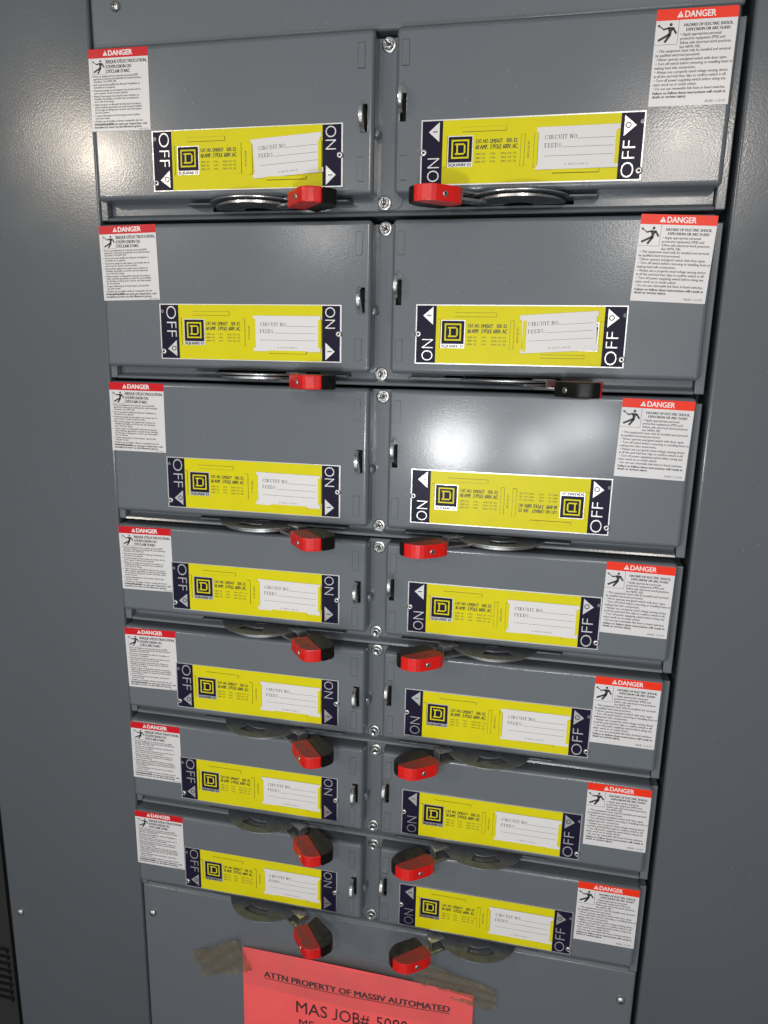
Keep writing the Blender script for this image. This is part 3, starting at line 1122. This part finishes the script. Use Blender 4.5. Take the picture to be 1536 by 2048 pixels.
def lever_mesh(sgn):
    """moving disc segment plus the arm that runs to the grip; origin at the pivot"""
    mb = MB()
    quads = []
    A = [math.radians(-80 + 160 * k / 40) for k in range(41)]
    rs = [0.014, 0.030, 0.0405]
    for k in range(40):
        for j in range(2):
            quads.append([polar(rs[j], A[k]), polar(rs[j], A[k + 1]), polar(rs[j + 1], A[k + 1]), polar(rs[j + 1], A[k])])
    sheet_cells(mb, quads, 0.0030, 0.0050, 'steel', 'zinc')
    ax, ad = sgn * 0.0300, -0.0210
    bx, bd = sgn * 0.0600, -0.0430
    ux, ud = bx - ax, bd - ad
    L = math.hypot(ux, ud)
    nx, nd = -ud / L * 0.0062, ux / L * 0.0062
    arm = [(ax + nx, ad + nd), (bx + nx, bd + nd), (bx - nx, bd - nd), (ax - nx, ad - nd)]
    mb.prism(arm, 'y', 0.0052, 0.0074, 'lever')
    # bent clip that hooks over the guide
    cx, cd = sgn * 0.0445, -0.0245
    ux, ud, nx, nd = ux / L, ud / L, -ud / L, ux / L
    def q(u, v):
        return (cx + ux * u + nx * v, cd + ud * u + nd * v)
    clip = [q(-0.010, -0.0055), q(0.006, -0.0055), q(0.006, 0.0055), q(-0.010, 0.0055)]
    mb.prism(clip, 'y', -0.0016, -0.0002, 'lever')
    clip2 = [q(0.006, -0.0055), q(0.0074, -0.0055), q(0.0074, 0.0055), q(0.006, 0.0055)]
    mb.prism(clip2, 'y', -0.0016, 0.0060, 'lever')
    return mb


def rounded(pts, rad):
    """round the corners of a polygon; rad per corner"""
    out = []
    n = len(pts)
    for i in range(n):
        p0, p, p1 = Vector(pts[i - 1]), Vector(pts[i]), Vector(pts[(i + 1) % n])
        r = rad[i]
        if r <= 0:
            out.append(tuple(p))
            continue
        a = p + (p0 - p).normalized() * r
        b = p + (p1 - p).normalized() * r
        for k in range(6):
            t = k / 5
            out.append(tuple((1 - t) ** 2 * a + 2 * t * (1 - t) * p + t * t * b))
    return out


GRIP_H = 0.0128
RED_L = [(0.0430, -0.0455), (0.0573, -0.0362), (0.0820, -0.0655), (0.0655, -0.0735)]
BLK_L = [(0.0573, -0.0362), (0.0633, -0.0238), (0.0872, -0.0430), (0.0918, -0.0545), (0.0820, -0.0655)]
RED_R = [(-0.0846, -0.0618), (-0.0548, -0.0370), (-0.0450, -0.0450), (-0.0475, -0.0520), (-0.0700, -0.0690)]
BLK_R = [(-0.0903, -0.0545), (-0.0855, -0.0418), (-0.0648, -0.0276), (-0.0548, -0.0370), (-0.0846, -0.0618)]


def grip_mesh(pts, rad, side_key, top_key):
    mb = MB()
    P = rounded(pts, rad)
    mb.prism(P, 'y', 0.0, GRIP_H, side_key)
    return mb, top_key


def build_grip(name, pts, rad, key, top_key):
    mb, _ = grip_mesh(pts, rad, key, top_key)
    mb.mat(top_key)
    o = mb.build(name, None, bevel=0.0013)
    me = o.data
    ti = mb.mats.index(top_key)
    for p in me.polygons:
        if p.normal.z > 0.95:
            p.material_index = ti
    return o


def latch_mesh():
    """thick round-ended steel turn latch standing out of its slot; origin at its middle on the door face"""
    mb = MB()
    r = 0.0112
    pts = []
    for k in range(25):
        a = math.radians(-90 + 180 * k / 24)
        pts.append((r * math.sin(a), -0.0030 - r * math.cos(a)))
    pts += [(0.0085, 0.010), (-0.0085, 0.010)]
    mb.prism(pts, 'x', -0.0017, 0.0017, 'chrome')
    return mb


def rivet_mesh():
    mb = MB()
    mb.lathe(0, 0, [(0.0030, 0), (0.0030, -0.0007), (0.0025, -0.0015), (0.0015, -0.0018), (0.0011, -0.0016)], 'alu', 20)
    mb.lathe(0, 0, [(0.0011, -0.0016), (0.0009, -0.0008), (0.00001, -0.0008)], 'ink', 20)
    return mb


def screw_face_mesh():
    mb = MB()
    mb.lathe(0, 0, [(0.0024, 0.0002), (0.0024, -0.0004), (0.0018, -0.0009), (0.0011, -0.0008)], 'zinc', 18)
    mb.lathe(0, 0, [(0.0011, -0.0008), (0.0009, -0.0002), (0.00001, -0.0002)], 'ink', 18)
    return mb


PROTO = {}


def proto(key, make):
    if key not in PROTO:
        o = make()
        COL.objects.unlink(o)
        PROTO[key] = o
    return PROTO[key]


STICK = {('L', 0): (-0.3606, -0.3712, 0.4), ('L', 1): (-0.3610, -0.2180, -1.3), ('L', 2): (-0.3602, -0.0696, 0.2), ('L', 3): (-0.3594, 0.0803, -0.8),
         ('L', 4): (-0.3596, 0.1945, -1.4), ('L', 5): (-0.3594, 0.3068, -0.2), ('L', 6): (-0.3609, 0.4200, -0.3),
         ('R', 0): (0.1380, -0.3706, 0.5), ('R', 1): (0.1402, -0.2206, 2.5), ('R', 2): (0.1388, -0.0695, 1.6), ('R', 3): (0.1382, 0.0794, 1.2),
         ('R', 4): (0.1374, 0.1935, 0.5), ('R', 5): (0.1394, 0.3068, 0.0), ('R', 6): (0.1389, 0.4198, 0.2)}
CARD = {('L', 0): (97.6, 11.0, -3.4), ('L', 1): (97.0, 10.3, 0.0), ('L', 2): (97.2, 10.6, 0.7), ('L', 3): (97.2, 10.8, 0.6), ('L', 4): (97.4, 10.6, 0.0),
        ('L', 5): (97.3, 10.2, 0.0), ('L', 6): (97.2, 10.4, -0.2), ('R', 0): (97.7, 9.5, -0.3), ('R', 1): (92.8, 8.9, -3.7), ('R', 3): (97.4, 9.8, 0.2),
        ('R', 4): (97.5, 9.6, -0.2), ('R', 5): (97.5, 9.6, 0.3), ('R', 6): (97.6, 9.7, 0.0)}


def label_of(side, i):
    amp = 60 if i < 3 else 30
    lang = 'French' if side == 'L' else 'English'
    if (side, i) == ('R', 2):
        return '60 amp grey switch with second logo printed upside down and no white card'
    if (side, i) == ('R', 1):
        return '60 amp grey switch with black-fronted handle swung to OFF, tilted white card'
    if (side, i) == ('L', 0):
        return 'topmost 60 amp grey switch carrying a French danger sticker, white card tilted'
    if (side, i) == ('R', 0):
        return 'topmost 60 amp grey switch carrying an English danger sticker'
    if i == 6:
        return 'lowest 30 amp grey switch carrying %s %s danger sticker, above the blank cover' % ('a' if side == 'L' else 'an', lang)
    nth = ORD[i]
    return '%d amp grey switch, %s from the top of those with %s danger stickers' % (amp, nth, lang)


for i in range(7):
    for side in 'LR':
        amp = 60 if i < 3 else 30
        x0, x1 = DOOR_L if side == 'L' else DOOR_R
        yb = ROW_BOT[i]
        org = ((x0 + x1) / 2, yb, 0.0196)
        th = thing('fusible_switch', label_of(side, i), 'switch', org, 'fusible switches in two columns')

        def rel(x, y, d):
            return (x - org[0], y - org[1], d - org[2])
        dr, slot = door_mesh(side, i, org)
        dr.parent = th
        dr.location = (0, 0, 0)
        # nameplate with rivets and card
        px, py = (PLATE_XL, PLATE_TOP_L[i]) if side == 'L' else (PLATE_XR, PLATE_TOP_R[i])
        np_ = clone(proto(('plate', side, amp), lambda: nameplate_mesh(side, amp).build('nameplate', normals=False)), th, rel(px, py, -0.00002))
        rv = proto('rivet', lambda: rivet_mesh().build('rivet'))
        for u, v in (((2.6, 26.0), (181.4, 45.2)) if side == 'R' else ((3.2, 45.1), (180.9, 26.4))):
            clone(rv, np_, (u * mm, v * mm, PD))
        if (side, i) in CARD:
            u, v, a = CARD[side, i]
            cd = clone(proto('card', lambda: card_mesh().build('circuit_card', normals=False)), np_, (u * mm, v * mm, PD - 0.0008), math.radians(a))
        # sticker
        u, v, a = STICK[side, i]
        st = proto(('sticker', side), lambda: (french_sticker() if side == 'L' else english_sticker()).build('danger_sticker', normals=False))
        clone(st, th, rel(u, v, -0.00003), math.radians(a))
        # latch
        ly = (slot[1] + slot[3]) / 2 - (0.0055 if side == 'R' else -0.0005)
        lx = (slot[0] + slot[2]) / 2 - 0.0006
        lt = clone(proto('latch', lambda: latch_mesh().build('door_latch', bevel=0.0007)), th, rel(lx, ly, 0.0))
        lt.rotation_euler = (0, rnd.uniform(-0.03, 0.03) - (0.05 if side == 'L' else -0.02), rnd.uniform(-0.05, 0.05))
        # guide, lever, grip
        off = (side, i) == ('R', 1)
        pivx = PIV_L if side == 'L' else PIV_R
        gd = clone(proto(('guide', side), lambda: guide_mesh(side == 'R').build('guide_plate', bevel=0.0004)), th, rel(pivx, yb + 0.0030, PIV_D))
        lv = clone(proto(('lever', side), lambda: lever_mesh(1 if side == 'L' else -1).build('handle')), th, rel(pivx, yb + 0.0030, PIV_D))
        if side == 'L':
            rg = proto('redL', lambda: build_grip('red_grip', RED_L, (0.003, 0, 0.003, 0.010), 'red', 'red_dusty'))
            bg_ = proto('blkL', lambda: build_grip('black_grip', BLK_L, (0, 0.003, 0.004, 0.006, 0), 'black', 'black_dusty'))
        else:
            rg = proto('redR', lambda: build_grip('red_grip', RED_R, (0.0025, 0, 0.002, 0.0042, 0.0115), 'red', 'red_dusty'))
            bg_ = proto('blkR', lambda: build_grip('black_grip', BLK_R, (0.005, 0.004, 0.003, 0, 0), 'black', 'black_dusty'))
        gy = -0.0008
        clone(rg, lv, (0, gy, 0))
        clone(bg_, lv, (0, gy, 0))
        sc_ = proto('gripscrew', lambda: screw_face_mesh().build('screw'))
        if side == 'R':
            k = 0.45
            ax, ad = RED_R[3]
            bx, bd = RED_R[4]
            s = clone(sc_, lv, (ax + (bx - ax) * k, gy + 0.0070, ad + (bd - ad) * k))
            s.rotation_euler = (0, 0, math.atan2(bd - ad, bx - ax) + math.pi)
            k = 0.35
            ax, ad = BLK_R[0]
            bx, bd = BLK_R[1]
        else:
            ax, ad = RED_L[0]
            bx, bd = RED_L[3]
            s = clone(sc_, lv, (ax + (bx - ax) * 0.62, gy + 0.0070, ad + (bd - ad) * 0.62))
            s.rotation_euler = (0, 0, math.atan2(bd - ad, bx - ax))
        if off:
            lv.rotation_euler = (0, 0, math.radians(101))
            s2 = clone(sc_, lv, (BLK_R[1][0] * 0.5 + BLK_R[2][0] * 0.5, gy + 0.0070, BLK_R[1][1] * 0.5 + BLK_R[2][1] * 0.5))
            s2.rotation_euler = (0, 0, math.atan2(BLK_R[2][1] - BLK_R[1][1], BLK_R[2][0] - BLK_R[1][0]) + math.pi)

# ------------------------------------------------------------------ the red notice
ntc = thing('paper_notice', 'bright red paper notice held by clear tape below the switches', 'notice', (-0.10, 0.80, TRIM_D))
no = (-0.10, 0.80, TRIM_D)


def paper_d(x, y):
    # the sheet bows away from the cover and its right edge lifts
    u = (x + 0.237) / 0.277
    return TRIM_D - 0.0016 - 0.0050 * math.sin(math.pi * min(max(u, 0), 1)) * max(0.2, 1 - (y - 0.59) / 0.25) - 0.0015 * u


def top_edge(x):
    u = (x + 0.237) / 0.277
    return 0.5925 - 0.0065 * math.sin(math.pi * u) + 0.0035 * u


mb = MB()
NX, NY = 28, 20
x0, x1, yb_ = -0.2370, 0.0392, 0.808
V, F = [], []
for j in range(NY + 1):
    for i in range(NX + 1):
        x = x0 + (x1 - x0) * i / NX
        y = top_edge(x) + (yb_ - top_edge(x)) * j / NY
        V.append((x, y, paper_d(x, y)))
for j in range(NY):
    for i in range(NX):
        a = j * (NX + 1) + i
        F.append((a, a + 1, a + NX + 2, a + NX + 1))
mb.mesh(V, F, 'paper', True)


def on_paper(s, x, y, cap, w, slope, bold):
    V, F, tw, ch = glyphs(s, 0.0)
    k = cap / ch
    xs = w / (tw * k)
    for j, e in enumerate((0.0,) if not bold else (0.0, bold * cap, -bold * cap)):
        P = []
        for tx, ty in V:
            X = x + tx * k * xs + e
            Y = y - ty * k + slope * (tx * k * xs)
            P.append((X, Y, paper_d(X, Y) - 0.0004 - j * 0.000008))
        mb.mesh(P, F, 'ink')


on_paper('ATTN PROPERTY OF MASSIV AUTOMATED', -0.2093, 0.6274, 0.0078, 0.2225, -0.016, 0.055)
for k in range(24):
    xa, xb = -0.2093 + 0.2225 * k / 24, -0.2093 + 0.2225 * (k + 1) / 24
    ya, yb2 = 0.6289 - 0.016 * (xa + 0.2093), 0.6289 - 0.016 * (xb + 0.2093)
    mb.face([(xa, ya, paper_d(xa, ya) - 0.0004), (xb, yb2, paper_d(xb, yb2) - 0.0004),
             (xb, yb2 + 0.0007, paper_d(xb, yb2) - 0.0004), (xa, ya + 0.0007, paper_d(xa, ya) - 0.0004)], 'ink')
on_paper('MAS', -0.1690, 0.6678, 0.0165, 0.0387, -0.03, 0.0)
on_paper('OB#', -0.1690 + 0.0537, 0.6678 - 0.03 * 0.0537, 0.0165, 0.0364, -0.03, 0.0)
on_paper('5080', -0.1690 + 0.0982, 0.6678 - 0.03 * 0.0982, 0.0165, 0.0370, -0.03, 0.0)
jx, jy = -0.1690 + 0.0500, 0.6678 - 0.03 * 0.05      # the J, with a hook that ends on the line
JP = [(jx, jy - 0.0165), (jx, jy - 0.0045)] + [(jx - 0.0032 + 0.0032 * math.cos(t * math.pi / 12), jy - 0.0042 + 0.0036 * math.sin(t * math.pi / 12)) for t in range(1, 9)]
for (xa, ya), (xb, yb2) in zip(JP[:-1], JP[1:]):
    ll = math.hypot(xb - xa, yb2 - ya)
    ex, ey = -(yb2 - ya) / ll * 0.0009, (xb - xa) / ll * 0.0009
    mb.face([(X, Y, paper_d(X, Y) - 0.0004) for X, Y in ((xa + ex, ya + ey), (xb + ex, yb2 + ey), (xb - ex, yb2 - ey), (xa - ex, ya - ey))], 'ink')
on_paper('ME', -0.1655, 0.6875, 0.0105, 0.0190, -0.03, 0.0)
mb.build('sheet', ntc, origin=no, normals=False)

# broad clear tape across the head of the sheet, sticking out above it
mb = MB()
V, F = [], []
SX = [(-0.2370 + 0.2780 * k / 28) for k in range(29)]


def sleeve_top(x):
    u = (x + 0.237) / 0.278
    return 0.5745 + 0.002 * math.sin(3.1 * u) + (0.006 * max(0, (u - .72) / .28) ** 2) + 0.004 * max(0, (0.06 - u) / 0.06)


for j in range(12):
    for x in SX:
        y = sleeve_top(x) + (0.643 - sleeve_top(x)) * j / 11
        k = min(1.0, max(0, (y - sleeve_top(x)) / 0.02))
        V.append((x, y, TRIM_D - 0.0012 + (paper_d(x, y) - 0.0022 - TRIM_D + 0.0012) * k + 0.0004 * math.sin(x * 90 + y * 60)))
for j in range(11):
    for i in range(28):
        a = j * 29 + i
        F.append((a, a + 1, a + 30, a + 29))
mb.mesh(V, F, 'film', True)
mb.build('clear_tape', ntc, origin=no, normals=False)


def tape_strip(ca, cb, wa, wb, seed, N=26, K=9):
    r = random.Random(seed)
    mb = MB()
    V, F = [], []
    ux, uy = cb[0] - ca[0], cb[1] - ca[1]
    L = math.hypot(ux, uy)
    nx, ny = -uy / L, ux / L
    for i in range(N + 1):
        t = i / N
        w = wa + (wb - wa) * t
        for j in range(K + 1):
            v = j / K - 0.5
            e = (r.uniform(-0.0022, 0.0022) if i in (0, N) else r.uniform(-0.0005, 0.0005)) if (i in (0, N) or j in (0, K)) else 0
            x = ca[0] + ux * t + nx * v * w + e
            y = ca[1] + uy * t + ny * v * w + e * 0.7
            V.append((x, y, TRIM_D - 0.0016 - 0.0022 * t * (1 if seed % 2 else 0.6) - r.uniform(0, 0.0013) - 0.0012 * (1 + math.sin(v * 17 + i * 0.35))))
    for i in range(N):
        for j in range(K):
            a = i * (K + 1) + j
            F.append((a, a + 1, a + K + 2, a + K + 1))
    mb.mesh(V, F, 'tape', True)
    return mb.build('tape_strip', ntc, origin=no, normals=False)


TAPE_L = tape_strip((-0.2960, 0.6300), (-0.2330, 0.6010), 0.036, 0.046, 3)
TAPE_R = tape_strip((0.0640, 0.6010), (-0.0250, 0.5770), 0.030, 0.034, 8)

for k, o in list(PROTO.items()):
    if o.users == 0:
        bpy.data.objects.remove(o)
